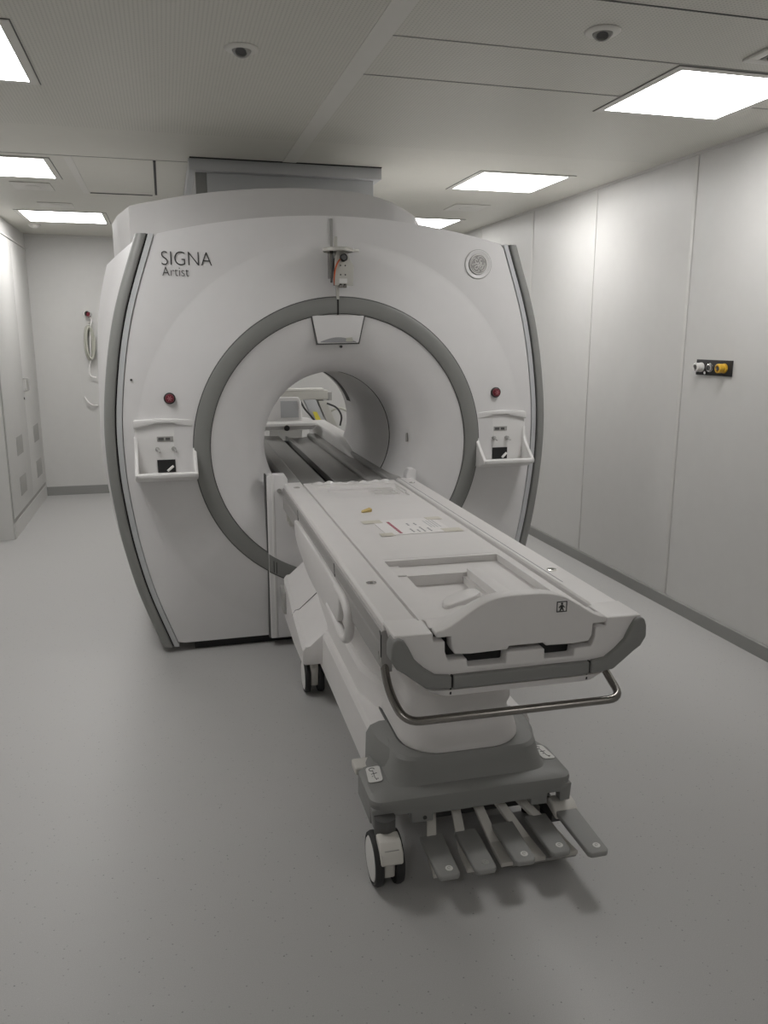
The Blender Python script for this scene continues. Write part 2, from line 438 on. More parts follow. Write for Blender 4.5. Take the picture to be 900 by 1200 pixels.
rings.append([(R*.997*math.cos(t), .06, CZ+R*.997*math.sin(t)) for t, R in zip(TH, ro)])
MB().loft(rings, cap=False).build('front_cover', 'face', S, ang=30)
# grey ring
prof = [(R0+.002, -.030), (R0+.001, -.045), (R0-.004, -.048), ((R0+RI)/2, -.049), (RI+.004, -.048), (RI, -.045), (RI-.002, -.03)]
rg = MB().lathe(prof, (0, 0, CZ), 'y', 128).build('ring_trim', 'grey', S)
lab(rg, 'dark grey circular trim ring')
MB().lathe([(R0+.001, -.0415), (R0+.006, -.0405)], (0, 0, CZ), 'y', 128).build('ring_gap', 'dgrey', rg)
MB().lathe([(RI-.005, -.0405), (RI-.001, -.0415)], (0, 0, CZ), 'y', 128).build('ring_gap', 'dgrey', rg)
# funnel and tunnel
prof = [(RI-.001, -.040), (.56, -.030), (.50, -.018), (.455, .000), (.42, .022), (.39, .055), (.37, .095), (.357, .14), (.351, .19), (.350, .26), (.350, .37)]
MB().lathe(prof, (0, 0, CZ), 'y', 128).build('tunnel_mouth', 'face', S)
MB().lathe([(.3495, .37), (.352, .372), (.352, .379), (.3485, .381)], (0, 0, CZ), 'y', 96).build('tunnel_joint', 'black', S)
MB().lathe([(.3485, .381), (.3485, 1.0), (.3485, 1.42), (.36, 1.5), (.39, 1.55), (.44, 1.58)], (0, 0, CZ), 'y', 96).build('tunnel_liner', 'face', S)
MB().lathe([(.346, 1.22), (.346, 1.33)], (0, 0, CZ), 'y', 24, math.radians(20), math.radians(70)).build('tunnel_strip', 'black', S)
m = MB().box(-.012, .012, -.004, .004, -.022, .022); o = m.build('sensor_window', 'vent', S, bevel=.002)
o.location = (.365, .094, CZ+.02); o.rotation_euler = (0, 0, .95)
MB().disc((.0, -.039, CZ+.475), .006, .02, 'y', 12).build('laser_dot', 'ink', S)
# outer shell behind the front cover
def section(y, off, offtop, zt, zs1):
    def H(z):
        s = min(max((z-1.1)/.83, 0), 1); s = s*s*(3-2*s)
        return hw(z)+off+(offtop-off)*s
    zs = [.05+i*(zs1-.05)/30 for i in range(31)]
    Lft = [(-H(z), y, z) for z in zs]; h = H(zs1)
    top = [(-h+2*h*i/24, y, zs1+(zt-zs1)*(1-(2*i/24-1)**2)) for i in range(1, 24)]
    return Lft + top + [(-x, y_, z) for x, y_, z in Lft[::-1]]
MB().loft([section(.05, .03, .03, 2.0, 1.925), section(.06, .076, .078, 2.02, 1.925), section(.12, .085, .095, 2.03, 1.915), section(.28, .112, .150, 2.03, 1.88), section(.5, .135, .205, 2.03, 1.85), section(.9, .14, .21, 2.03, 1.82),
           section(1.3, .10, .14, 2.0, 1.82), section(1.52, .04, .06, 1.97, 1.85), section(1.58, 0, 0, 1.95, 1.85)], cap=False).build('side_shell', 'face', S, ang=50)
row0 = [(.44*math.cos(t), 1.58, CZ+.44*math.sin(t)) for t in TH]
row1 = [(R*math.cos(t), 1.58, CZ+R*math.sin(t)) for t, R in zip(TH, ro)]
MB().loft([row0, row1], cap=False).build('rear_cover', 'face', S)
MB().box(-.74, .74, .03, 1.45, 0.001, .06).build('plinth', 'black', S)
# grey bands down both front corners
zs = [.03+i*(1.945-.03)/46 for i in range(47)]
for s in (-1, 1):
    def strip(cols, name, m, z0=0, z1=47, ang=50):
        rows = [[(s*(hw(z)+o), y, z) for o, y in cols] for z in zs[z0:z1]]
        return MB().loft(rows, cap=True).build(name, m, S, ang=ang)
    strip([(.002, .004), (.004, -.002), (.026, .000), (.028, .006), (.028, .05), (.002, .05)], 'corner_strip', 'strip')
    strip([(.026, .012), (.040, .012), (.040, .05), (.026, .05)], 'corner_gap', 'black')
    b = strip([(.034, .012), (.035, -.002), (.040, -.006), (.060, -.003), (.074, .006), (.081, .020), (.084, .045), (.083, .075), (.034, .075)], 'corner_band', 'grey')
    lab(b, 'dark grey curved corner band')
# top shroud
pl = [(-.925, .135), (.30, .135), (.42, .17), (.50, .30), (.50, 1.2), (-.80, 1.2), (-1.0, .9), (-1.02, .55), (-.985, .32)]
def zt(x): return 2.185-.105*((x+.06)/.86)**2 if x < -.06 else 2.185-.14*((x+.06)/.56)**2.6
N = 6; P2 = []
for i in range(len(pl)):
    a, b = pl[i], pl[(i+1) % len(pl)]
    n = max(1, int(math.dist(a, b)/.05))
    P2 += [(a[0]+(b[0]-a[0])*j/n, a[1]+(b[1]-a[1])*j/n) for j in range(n)]
lo = [(x, y, 1.80) for x, y in P2]; hi = [(x, y, zt(x)-.008) for x, y in P2]
def ins(x, y, k): return (x*(1-k)-.25*k, y*(1-k)+.6*k)
h2 = [(*ins(x, y, .012), zt(x)) for x, y in P2]; h3 = [(*ins(x, y, .5), zt(ins(x, y, .5)[0])+.01) for x, y in P2]; h4 = [(*ins(x, y, .97), 2.19) for x, y in P2]
MB().loft([lo, hi, h2, h3, h4]).build('top_shroud', 'shroud', S, ang=40)
# slit above the ring and ring joint
MB().box(-.040+.0, -.028, -.006, .01, 1.90, 2.035).build('mounting_slot', 'vent', S)
MB().box(-.020, -.012, -.050, -.03, 1.605, 1.69).build('ring_joint', 'black', S)
MB().box(-.023, -.013, -.043, -.02, 1.68, 1.74).build('mounting_slot', 'vent', S)
# camera pod under the ring
pod = MB().prism([(-.138, 1.602), (.110, 1.602), (.082, 1.478), (-.112, 1.474)], -.046, .0).build('camera_pod', 'face', S, bevel=.004)
MB().prism([(-.144, 1.600), (.116, 1.600), (.087, 1.472), (-.117, 1.468)], -.040, -.01).build('pod_gap', 'dgrey', pod)
arc = [(-.100+.17*i/12, 1.483+.020*math.sin(PI*i/12)) for i in range(13)]
MB().prism(arc + [(.07, 1.480), (-.1, 1.480)], -.0475, -.04).build('pod_slot', 'greyink', pod)
MB().prism([(.020, 1.484), (.055, 1.484), (.050, 1.503), (.022, 1.500)], -.049, -.04).build('pod_lens', 'hose', pod)
# dock panel (front lower centre) with the ring carried across it
dk = MB().prism([(-.373, .045), (.373, .045), (.373, .855), (.36, .866), (.332, .866), (.318, .84), (.318, .69), (-.272, .69), (-.272, .84), (-.286, .866), (-.36, .866), (-.373, .855)], -.054, .0).build('dock_panel', 'face', S, bevel=.006)
MB().box(-.3795, -.373, -.045, .0, .045, .866).build('panel_gap', 'dgrey', dk)
MB().prism([(-.352, .05), (-.338, .05), (-.338, .86), (-.352, .86)], -.0565, -.05).build('panel_rib', 'white', dk, bevel=.002)
a0 = PI+math.acos(.371/R0)
rows = []
for i in range(49):
    x = -.372+.744*i/48; zo, zi = CZ-math.sqrt(R0*R0-x*x), CZ-math.sqrt(RI*RI-x*x)
    rows.append([(x, -.053, zo), (x, -.058, zo), (x, -.058, zi), (x, -.053, zi)])
MB().loft(rows).build('ring_segment', 'grey', dk)
MB().loft([[(r[0][0], -.0575, r[0][2]-.006), (r[0][0], -.0575, r[0][2])] for r in rows], cap=False, closed=False).build('ring_gap', 'dgrey', dk)
for q in (-.350, -.337):
    zo = CZ-math.sqrt(R0*R0-q*q)
    MB().box(q-.0015, q+.0015, -.0595, -.05, zo+.004, zo+.062).build('ring_joint', 'black', dk)
MB().disc((-.314, -.054, .787), .011, -.006, 'y', 16).build('dock_pin', 'vent', dk)
m = MB()
for z, x in ((.70, -.275), (.665, -.268), (.635, -.262)):
    m.disc((x, -.054, z), .011, -.045, 'y', 14); m.disc((x, -.09, z), .017, -.010, 'y', 14)
m.box(-.283, -.25, -.082, -.054, .64, .70)
lab(m.build('dock_latch', 'alu', dk, bevel=.001), 'metal dock latch pins')
# emergency buttons
for s in (-1, 1):
    x = s*.795; z = 1.232; y = -.022
    e = MB().lathe([(.026, .0), (.026, -.005), (.0205, -.008), (.0005, -.010)], (x, y, z), 'y', 28)
    e.bm.verts.ensure_lookup_table()
    for v in e.bm.verts: v.co.y += y
    e = e.build('emergency_button', 'ink', S); lab(e, 'dark red round emergency button')
    MB().lathe([(.020, y-.0075), (.020, y-.014), (.017, y-.019), (.0005, y-.0215)], (x, 0, z), 'y', 24).build('button_cap', 'red', e)
    m = MB()
    for k3 in range(3):
        a = k3*PI/3; c_, s2 = math.cos(a), math.sin(a)
        m.prism([(x+.012*c_-.002*s2, z+.012*s2+.002*c_), (x-.012*c_-.002*s2, z-.012*s2+.002*c_), (x-.012*c_+.002*s2, z-.012*s2-.002*c_), (x+.012*c_+.002*s2, z+.012*s2-.002*c_)], y-.0235, y-.020)
    m.build('button_mark', 'redlight', e)
# accessory trays
for s in (-1, 1):
    cx = s*.825; hwid = .137; yb = -.004
    t = MB().prism([(cx-hwid+.012, .880), (cx+hwid-.012, .880), (cx+hwid-.004, .92), (cx+hwid-.004, 1.12), (cx-hwid+.004, 1.12), (cx-hwid+.004, .92)], yb-.022, .03).build('accessory_tray', 'white', S, bevel=.003)
    # bezel across the top with a shallow peak
    MB().prism([(cx-hwid, 1.10), (cx-hwid+.004, 1.135), (cx-s*.0, 1.142), (cx+hwid-.004, 1.135), (cx+hwid, 1.10), (cx+.055, 1.115), (cx+.04, 1.122), (cx-.04, 1.122), (cx-.055, 1.115)], yb-.034, .02).build('tray_hood', 'white', t, bevel=.004)
    for q in (-1, 1):
        pts = [(.02, 1.06), (yb-.022, 1.06), (yb-.030, 1.02), (yb-.045, .990), (yb-.085, .955), (yb-.150, .905), (yb-.150, .888), (yb-.09, .868), (.02, .855)]
        x0 = cx+q*hwid
        MB().prism(pts, min(x0, x0-q*.016), max(x0, x0-q*.016), 'x').build('tray_side', 'white', t, bevel=.004)
    MB().prism([(yb-.150, .905), (yb-.140, .912), (yb-.132, .903), (yb-.120, .892), (.02, .892), (.02, .850), (yb-.085, .864), (yb-.150, .888)], cx-hwid+.004, cx+hwid-.004, 'x').build('tray_lip', 'white', t, bevel=.004)
    MB().box(cx-.036, cx+.036, yb-.024, yb-.02, 1.038, 1.060).build('tray_label', 'vent', t)
    m = MB(); m.box(cx-.030, cx-.006, yb-.0250, yb-.023, 1.043, 1.055); m.box(cx+.002, cx+.022, yb-.0250, yb-.023, 1.043, 1.055); m.build('label_mark', 'dgrey', t)
    for q in (-1, 1):
        k_ = MB().lathe([(.010, yb-.022), (.010, yb-.034), (.006, yb-.037), (.0005, yb-.037)], (cx+q*.036, 0, 1.003), 'y', 18).build('jack', 'vent', t)
        MB().tube([(cx+q*.036, yb-.034, 1.003), (cx+q*.036+.01, yb-.05, .992)], .004, 8).build('jack_tip', 'vent', k_)
    MB().box(cx-.04, cx+.04, yb-.026, yb-.02, .895, .953).build('socket', 'black', t)
    MB().tube([(cx+.004, yb-.05, .905), (cx+.03, yb-.04, .925)], .006, 8).build('plug', 'sticker', t)
# small screw head on left
MB().disc((-.957, -.002, 1.316), .005, -.004, 'y', 12).build('screw', 'ink', S)
# lettering
RX = Matrix.Rotation(PI/2, 4, 'X')
text_mesh('lettering', 'SIGNA', .088, 'ink', S, Matrix.Translation((.004-CX, -.0015, 1.814)) @ Matrix.Diagonal((.88, 1, 1, 1)) @ RX, off=-.0016)
text_mesh('lettering', 'Artist', .058, 'ink', S, Matrix.Translation((.008-CX, -.0015, 1.768)) @ Matrix.Diagonal((.86, 1, 1, 1)) @ RX, off=-.0009)
# round badge
bx, bz = .693, 1.850
bd = MB().lathe([(.068, .0), (.066, -.004), (.063, -.0045), (.058, -.002), (.049, -.001)], (bx, 0, bz), 'y', 48).build('badge', 'face', S)
MB().lathe([(.070, -.0005), (.0665, -.0012)], (bx, 0, bz), 'y', 48).build('badge_gap', 'vent', bd)
MB().lathe([(.0485, -.0008), (.0475, -.005), (.0005, -.005)], (bx, 0, bz), 'y', 48).build('badge_disc', 'railgrey', bd)
m = MB()
def st(pts, r=.0023): m.tube([(bx+.043*x, -.0062, bz+.043*z) for x, z in (smooth_path([(p[0], 0, p[1]) for p in pts], 5) and [(v.x, v.z) for v in smooth_path([(p[0], 0, p[1]) for p in pts], 5)])], r, 6)
m.tube([(bx+.0445*math.cos(a), -.006, bz+.0445*math.sin(a)) for a in [i*2*PI/48 for i in range(48)]], .0022, 6, closed=True)
for q in range(4):
    a = q*PI/2+.5
    pts = [(math.cos(a+u)*rr, math.sin(a+u)*rr) for u, rr in ((0, .80), (.35, .88), (.75, .87), (1.1, .80), (1.22, .70), (1.12, .62), (1.0, .66))]
    st(pts, .0014)
# script pair of letters
st([(-.12, .38), (-.22, .52), (-.36, .50), (-.40, .32), (-.28, .12), (-.10, .06), (-.02, .22), (-.02, -.10), (-.10, -.42), (-.30, -.55), (-.44, -.42), (-.38, -.24), (-.18, -.14), (.0, -.08)])
st([(-.62, .05), (-.50, .0), (-.34, .06), (-.28, .12)])
st([(.40, .46), (.30, .56), (.16, .48), (.14, .28), (.26, .16), (.40, .14)])
st([(.40, .10), (.20, .04), (.08, -.16), (.10, -.40), (.28, -.52), (.46, -.42), (.50, -.22), (.40, -.08), (.26, -.14), (.24, -.28), (.34, -.32)])
st([(.50, -.22), (.60, -.14), (.68, -.02)])
m.build('monogram', 'sticker', bd)
# tunnel bed track (extruded stepped profile, same small yaw as the table)
YAW = -.018
tb = bpy.data.objects.new('bed_track', None); C.objects.link(tb); tb.parent = S; tb.location = (.032, -.05, 0); tb.rotation_euler = (0, 0, YAW)
lab(tb, 'grey stepped bed track through the tunnel')
Y0, Y1 = .0, 2.3
def bar(name, pts, m): return MB().prism(pts, Y0, Y1).build(name, m, tb, bevel=.003, seg=2)
bar('track_rail', [(-.305, .74), (-.225, .72), (-.222, .80), (-.232, .806), (-.29, .806), (-.305, .79)], 'track')
bar('track_rail', [(.305, .74), (.225, .72), (.222, .80), (.232, .806), (.29, .806), (.305, .79)], 'track')
bar('track_plate', [(-.224, .70), (-.075, .70), (-.075, .772), (-.215, .778)], 'track')
bar('track_slot', [(-.08, .70), (-.02, .70), (-.02, .735), (-.08, .735)], 'black')
bar('track_plate', [(-.028, .70), (.14, .70), (.14, .762), (.10, .755), (.02, .755), (-.028, .772)], 'track')
bar('track_plate', [(.138, .70), (.226, .70), (.226, .785), (.15, .785), (.138, .775)], 'track')
# rear bed bridge seen through the tunnel
MB().prism([(.9, .74), (2.6, .74), (2.6, .83), (2.54, .862), (1.7, .862), (1.4, .845), (.9, .780)], .205, .33, 'x').build('rear_bridge', 'white', tb, bevel=.02)

# ------------------------------------------------------------------ bracket hung at the top of the face
bk = thing('mounting_bracket', 'metal instrument bracket with orange wire hung above the grey ring', 'bracket', (.795, 3.75, 1.735))
MB().lathe([(.066, .145), (.070, .148), (.070, .160), (.066, .163), (.0005, .163)], (-.01, -.035, 0), 'z', 28).build('top_plate', 'alu', bk)
MB().prism([(.03, -.06), (.085, -.045), (.088, -.03), (.03, -.01)], .148, .160, 'z').build('lever', 'alu', bk, bevel=.003)
m = MB().prism([(-.032, -.002), (.052, -.002), (.056, .085), (.040, .110), (.026, .150), (-.024, .150), (-.032, .10)], -.064, -.052); m.build('front_plate', 'alu', bk, bevel=.001)
MB().box(-.052, -.040, -.055, .0, .03, .148).build('side_plate', 'steel', bk, bevel=.001)
MB().box(-.028, .030, -.052, -.004, .0, .12).build('core', 'dgrey', bk, bevel=.002)
MB().lathe([(.017, -.085), (.017, -.06), (.012, -.088), (.0005, -.088)], (.006, 0, .118), 'y', 18).build('knob', 'dgrey', bk)
m = MB()
for x, z in ((-.006, .085), (.016, .085), (-.006, .045), (.016, .045)): m.disc((x, -.062, z), .0035, -.003, 'y', 10)
m.build('screws', 'ink', bk)
MB().tube(smooth_path([(.0, -.07, .12), (-.018, -.072, .10), (-.030, -.066, .07), (-.034, -.06, .03), (-.03, -.05, .0)]), .0035, 8).build('wire', 'orange', bk)
MB().box(-.012, .024, -.066, -.061, .008, .028).build('tag_plate', 'sticker', bk)
m = MB(); m.box(-.014, .003, -.064, -.045, -.012, .006); m.box(.006, .022, -.064, -.045, -.012, .006); m.build('clamp', 'steel', bk, bevel=.001)
m = MB(); m.tube([(-.04, -.04, .155), (-.04, -.055, .12), (-.046, -.05, .01)], .005, 8); m.build('rod', 'dgrey', bk)
MB().box(-.012, -.002, -.01, .012, -.06, .0).build('stem', 'alu', bk)
MB().box(-.022, -.010, -.02, .0, .155, .215).build('stem', 'alu', bk)

# ------------------------------------------------------------------ patient table
T = thing('patient_table', 'white detachable patient table on casters docked into the scanner', 'patient table', (.80, 1.68, 0), YAW)
ZT = .82; LY = 2.085
for s in (-1, 1):
    pts = [(s*.237, .70), (s*.237, .815), (s*.242, ZT), (s*.316, ZT), (s*.323, .813), (s*.323, .70)]
    r = MB().prism(pts, .1005, LY).build('side_rail', 'tablewhite', T, bevel=.0015)
    # grey accessory rail along the outer side
    g_ = MB().prism([(s*.322, .800), (s*.328, .797), (s*.328, .764), (s*.324, .760), (s*.328, .755), (s*.328, .700), (s*.318, .690), (s*.30, .69), (s*.30, .80)], .10, LY).build('accessory_rail', 'railgrey', r, bevel=.0012, seg=2)
    for y in (.42, 1.94):
        b = MB().lathe([(.015, ZT-.002), (.015, ZT+.0025), (.011, ZT+.003), (.009, ZT-.001), (.0005, ZT-.001)], (s*.278, y, 0), 'z', 24).build('rail_button', 'chrome', r)
        MB().disc((s*.278, y, ZT-.001), .007, .0015, 'z', 16).build('button_recess', 'ink', b)
    m = MB()
    for y in (.10, .72, 1.55): m.prism([(y, .73), (y+.004, .73), (y+.004, .785), (y+.014, .795), (y+.010, .797), (y, .788)], s*.327, s*.3295, 'x')
    m.build('rail_latch', 'ink', r)
    MB().box(min(s*.226, s*.236), max(s*.226, s*.238), .06, LY, .70, .796).build('rail_gap', 'black', T)
    if s > 0: MB().box(.2525, .2555, .30, LY, ZT-.001, ZT+.0004).build('rail_groove', 'greyink', r)
# cradle top: stepped surface with recesses
Zt = .812
xs = [-.226, -.180, -.135, .045, .058, .098, .112, .150, .198, .210, .226]
ys = [.055, .20, .46, .555, .66, .68, 1.66, 1.69, 1.78, 1.94, 2.01, LY]
a, b, c, d_, e = Zt, Zt-.022, Zt-.055, Zt-.012, Zt-.035
H = [
 [a, a, a, a, a, a, a, a, a, a],
 [a, b, c, e, d_+.002, e, b, b, a, a],
 [a, b, c, e, d_+.002, e, b, b, a, a],
 [a, b, b, b, b, b, b, b, a, a],
 [a, a, a, a, a, a, a, a, a, a],
 [a, a, a, a, a, a, a, a, a, a],
 [a]*10,
 [a, a, d_+.004, d_+.004, d_+.004, d_+.004, d_+.004, d_+.004, a, a],
 [a, d_+.004, d_-.006, d_-.006, d_-.004, d_-.004, d_, d_, d_+.004, a],
 [a, d_+.004, d_+.004, d_+.004, d_+.004, d_+.004, d_+.004, d_+.004, d_+.004, a],
 [a]*10]
H[4] = [a]+[a-.001]*8+[a]
H[3] = [a, b+.004, b, b, b, b, b, b, a, a]
MB().terrace(xs, ys, H, .72).build('cradle_top', 'tablewhite', T, bevel=.006, seg=3)
m = MB()
for i in range(6): m.box(.06, .17, 1.72+.04*i, 1.726+.04*i, Zt-.011, Zt-.0065)
m.build('cradle_ribs', 'tablewhite', T)
# finger scoop near the end panel
sc_ = [(-.138, .150), (-.128, .195), (-.09, .235), (-.03, .270), (-.010, .268), (-.006, .235), (-.03, .205), (-.08, .175), (-.125, .148)]
MB().prism([(p[0], p[1]) for p in smooth_path([(x, y+.035, 0) for x, y in sc_], 3)], Zt-.03, Zt+.010, 'z').build('finger_scoop', 'tablewhite', T, bevel=.006)
# end panel with arched top and stepped bottom
NA = 24
def arch(x):
    u = min(abs(x-.0)/.222, 1); return .825+.075*(.5+.5*math.cos(PI*u**1.6))
top = [(-.222+.444*i/NA, arch(-.222+.444*i/NA)) for i in range(NA+1)]
bot = [(.220, .810), (.186, .810), (.184, .780), (.176, .765), (.135, .762), (.060, .764), (.058, .772), (-.036, .772), (-.038, .764), (-.135, .762), (-.174, .765), (-.182, .780), (-.184, .810), (-.220, .810)]
ep = MB().prism(top + bot, -.006, .035).build('end_panel', 'tablewhite', T, bevel=.004)
# rounded slope from the arch back to the cradle top
MB().loft([[(x, .033, z-.004) for x, z in top], [(x, .055, z-.008) for x, z in top], [(x*.99, .08, Zt+(z-Zt)*.62) for x, z in top], [(x*.985, .12, Zt+(z-Zt)*.15-.001) for x, z in top], [(x*.98, .14, Zt-.004) for x, z in top]], cap=False, closed=False).build('end_slope', 'tablewhite', T)
# pictogram
px, pz, pw = .098, .862, .0135
m = MB()
m.box(px-pw, px+pw, -.0075, -.005, pz+pw-.002, pz+pw); m.box(px-pw, px+pw, -.0075, -.005, pz-pw, pz-pw+.002)
m.box(px-pw, px-pw+.002, -.0075, -.005, pz-pw, pz+pw); m.box(px+pw-.002, px+pw, -.0075, -.005, pz-pw, pz+pw)
m.disc((px, -.0075, pz+.0075), .0027, .002, 'y', 12)
m.prism([(px-.003, pz+.004), (px+.003, pz+.004), (px+.0085, pz-.002), (px+.0075, pz-.0035), (px+.003, pz), (px+.003, pz-.004), (px+.006, pz-.0105), (px+.003, pz-.0105), (px, pz-.005), (px-.003, pz-.0105), (px-.006, pz-.0105), (px-.003, pz-.004), (px-.003, pz), (px-.0075, pz-.0035), (px-.0085, pz-.002)], -.0075, -.005)
lab(m.build('pictogram', 'ink', ep), 'black standing-figure symbol in a square')
# end cap
cap = [(-.322, .820), (-.226, .820), (-.226, .798), (-.197, .798), (-.196, .770), (-.188, .748), (-.140, .748), (-.138, .727), (-.040, .727), (-.039, .755), (.061, .755), (.062, .727), (.140, .727), (.142, .748), (.188, .748), (.196, .770), (.197, .798), (.226, .798), (.226, .820), (.322, .820), (.312, .785), (.285, .745), (.25, .715), (.2, .70), (-.2, .70), (-.25, .715), (-.285, .745), (-.312, .785)]
MB().prism(cap, .0, .10).build('end_cap', 'tablewhite', T, bevel=.004)
for s in (-1, 1): MB().box(min(s*.236, s*.3215), max(s*.236, s*.3215), .0035, .112, .812, ZT+.0004).build('cap_top', 'tablewhite', T, bevel=.002)
MB().box(-.225, .225, .036, .09, .70, .805).build('cap_recess', 'black', T)
# grey bumper: two corners and a centre band
for s in (-1, 1):
    pts = [(s*.300, .811), (s*.312, .818), (s*.325, .813), (s*.331, .795), (s*.332, .765), (s*.318, .742), (s*.30, .730), (s*.278, .712), (s*.245, .686), (s*.182, .680), (s*.182, .713), (s*.222, .718), (s*.250, .738), (s*.274, .762), (s*.290, .795)]
    MB().prism(pts, -.014, .040).build('bumper_corner', 'tablegrey', T, bevel=.006)
MB().box(-.178, .178, -.014, .08, .680, .713).build('bumper_band', 'tablegrey', T, bevel=.004)
for s in (-1, 1): MB().box(s*.180-.0025, s*.180+.0025, -.008, .05, .682, .713).build('bumper_joint', 'black', T)
# valance and underbody
MB().loft([rrect(-.225, .225, .005, 1.95, .05, .655), rrect(-.25, .25, .0, 2.0, .05, .672), rrect(-.285, .285, .06, 2.03, .05, .700), rrect(-.30, .30, .105, 2.05, .05, .74)]).build('underbody', 'tablewhite', T)
for s in (-1, 1): MB().box(s*.18-.002, s*.18+.002, .0015, .02, .660, .682).build('valance_joint', 'black', T)
# handle
hp = round_path([(-.318, .13, .735), (-.318, .07, .655), (-.293, .005, .598), (.283, .0, .598), (.285, .085, .63), (.285, .16, .665), (.285, .2, .70)], .06)
MB().tube(hp, .0105, 14).build('push_handle', 'steel', T)
# bellows
rings = []
for i in range(25):
    t = i/24; z = .322+t*(.668-.322)
    w = .157+.022*(1-t)**2+.004*math.sin(t*19)+.003*math.sin(t*41)+.012*math.exp(-((t-.12)/.10)**2)+.035*max(0, t-.8)
    rings.append(rrect(-w, w-.014, .335-.6*(w-.15)-.005*math.sin(t*17+1), .95, .10, z+.0, 8))
for k_, r in enumerate(rings):
    rings[k_] = [(x-.008, y, z+(.010*math.sin(9*x+3*y+k_*.7)*(0.25 < k_/24 < .9))) for x, y, z in r]
MB().loft(rings).build('bellows', 'bellow', T)
MB().loft([rrect(-.196, .164, .318, .97, .11, .325, 8), rrect(-.198, .166, .316, .97, .11, .334, 8), rrect(-.190, .158, .324, .96, .105, .339, 8)]).build('bellows_seal', 'white', T)
MB().loft([rrect(-.203, .172, .312, .97, .11, .322, 8), rrect(-.203, .172, .312, .97, .11, .3305, 8)]).build('bellows_gap', 'dgrey', T)
# grey pedestal cover
def ped(x0, x1, y0, y1, r, z): return rrect(x0, x1, y0, y1, r, z)
pcm = MB().loft([ped(-.318, .288, .246, .45, .035, .200), ped(-.322, .292, .242, .45, .035, .228), ped(-.320, .290, .244, .45, .035, .237), ped(-.310, .280, .254, .445, .04, .244), ped(-.252, .232, .282, .57, .05, .2505),
           ped(-.246, .226, .287, .56, .05, .258), ped(-.238, .218, .293, .56, .06, .290), ped(-.231, .211, .299, .56, .06, .318), ped(-.225, .205, .305, .55, .065, .327), ped(-.216, .197, .314, .55, .07, .330)])
pc = pcm.build('pedestal_cover', 'tablegrey', T, ang=24)
fr = [(-.314, .158), (-.258, .158), (-.258, .190), (-.205, .190), (-.205, .158), (-.140, .158), (-.140, .180), (.160, .180), (.160, .158), (.212, .158), (.212, .190), (.252, .190), (.252, .160), (.284, .160), (.2885, .215), (-.3185, .215)]
MB().prism(fr, .2455, .275).build('skirt', 'tablegrey', pc, bevel=.003)
MB().box(-.319, -.300, .270, .43, .160, .215).build('skirt', 'tablegrey', pc, bevel=.003)
MB().box(.270, .289, .270, .43, .162, .215).build('skirt', 'tablegrey', pc, bevel=.003)
MB().box(-.298, .268, .300, .44, .175, .199).build('pedestal_recess', 'black', pc)
MB().disc((-.165, .2450, .172), .006, -.002, 'y', 12).build('screw', 'ink', pc)
for s in (-1, 1):      # wing stickers
    stk = MB().loft([rrect(-.021, .021, -.042, .042, .010, 0), rrect(-.021, .021, -.042, .042, .010, .0012)])
    o = stk.build('sticker', 'sticker', pc); o.location = (s*.268-.014, .375, .249); o.rotation_euler = (0, s*.12, s*.10)
    q = MB()
    q.tube([(-.004+.008*math.cos(a), .026+.008*math.sin(a), .0014) for a in [i*PI/8 for i in range(14)]], .0012, 5)
    q.tube([(-.002, .018, .0014), (.0, -.02, .0014), (.004, -.034, .0014)], .0010, 5)
    q.tube([(-.009, .001, .0014), (.009, .003, .0014)], .0012, 5); q.tube([(-.008, -.012, .0014), (-.004, -.012, .0014)], .0012, 5); q.tube([(.004, -.026, .0014), (.010, -.028, .0014)], .0012, 5)
    q.build('sticker_mark', 'ink', o)
# long white chassis with moulded ridges
ch = [(.262, .150), (.268, .165), (.262, .300), (.252, .318), (.240, .322), (.238, .400), (.230, .416), (.222, .420), (.214, .520), (.19, .60), (.17, .66)]
prof = [(-x, z) for x, z in ch] + [(x, z) for x, z in ch[::-1]]
MB().loft([[(x*(1 if z < .32 else .68), .50, z) for x, z in prof], [(x*(1 if z < .32 else .80), .60, z) for x, z in prof], [(x, .78, z) for x, z in prof], [(x, 2.06, z) for x, z in prof]]).build('chassis', 'tablewhite', T, ang=22)
sh = [(.268, .158), (.272, .17), (.268, .295), (.255, .318), (.225, .329)]
po = [(-x, z) for x, z in sh]+[(x-.015, z) for x, z in sh[::-1]]
MB().loft([[(x*.80, .33, z) for x, z in po], [(x*.90, .385, z) for x, z in po], [(x*.985, .45, z) for x, z in po], [(x, .49, z) for x, z in po], [(x, .545, z) for x, z in po]]).build('pedestal_shoulder', 'tablegrey', T)
# rear housing over the rear casters
for s in (-1, 1):
    rows = []
    for y, zt_, xo, zb in ((1.365, .235, .315, .20), (1.375, .262, .345, .182), (1.40, .278, .348, .176), (1.62, .322, .349, .170), (1.80, .370, .347, .170), (1.98, .395, .345, .170)):
        rows.append([(s*.235, y, zb), (s*(xo-.01), y, zb), (s*xo, y, zb+.012), (s*xo, y, zt_-.02), (s*(xo-.012), y, zt_-.004), (s*(xo-.03), y, zt_), (s*.235, y, zt_+.07)])
    h = MB().loft(rows).build('rear_housing', 'tablewhite', T, ang=30)
    m = MB().loft([[(s*.350, 1.648, .325), (s*.350, 1.652, .327), (s*.29, 1.652, .352), (s*.29, 1.648, .350)], [(s*.350, 1.648, .331), (s*.350, 1.652, .333), (s*.29, 1.652, .358), (s*.29, 1.648, .356)]])
    m.bm.clear(); m.tube([(s*.3495, 1.65, .305), (s*.337, 1.65, .3255), (s*.318, 1.65, .3305), (s*.24, 1.65, .400)], .0018, 6)
    m.build('housing_joint', 'dgrey', h)
MB().box(-.36, -.30, 1.90, 2.03, .22, .33).build('dock_guide', 'vent', T, bevel=.01)
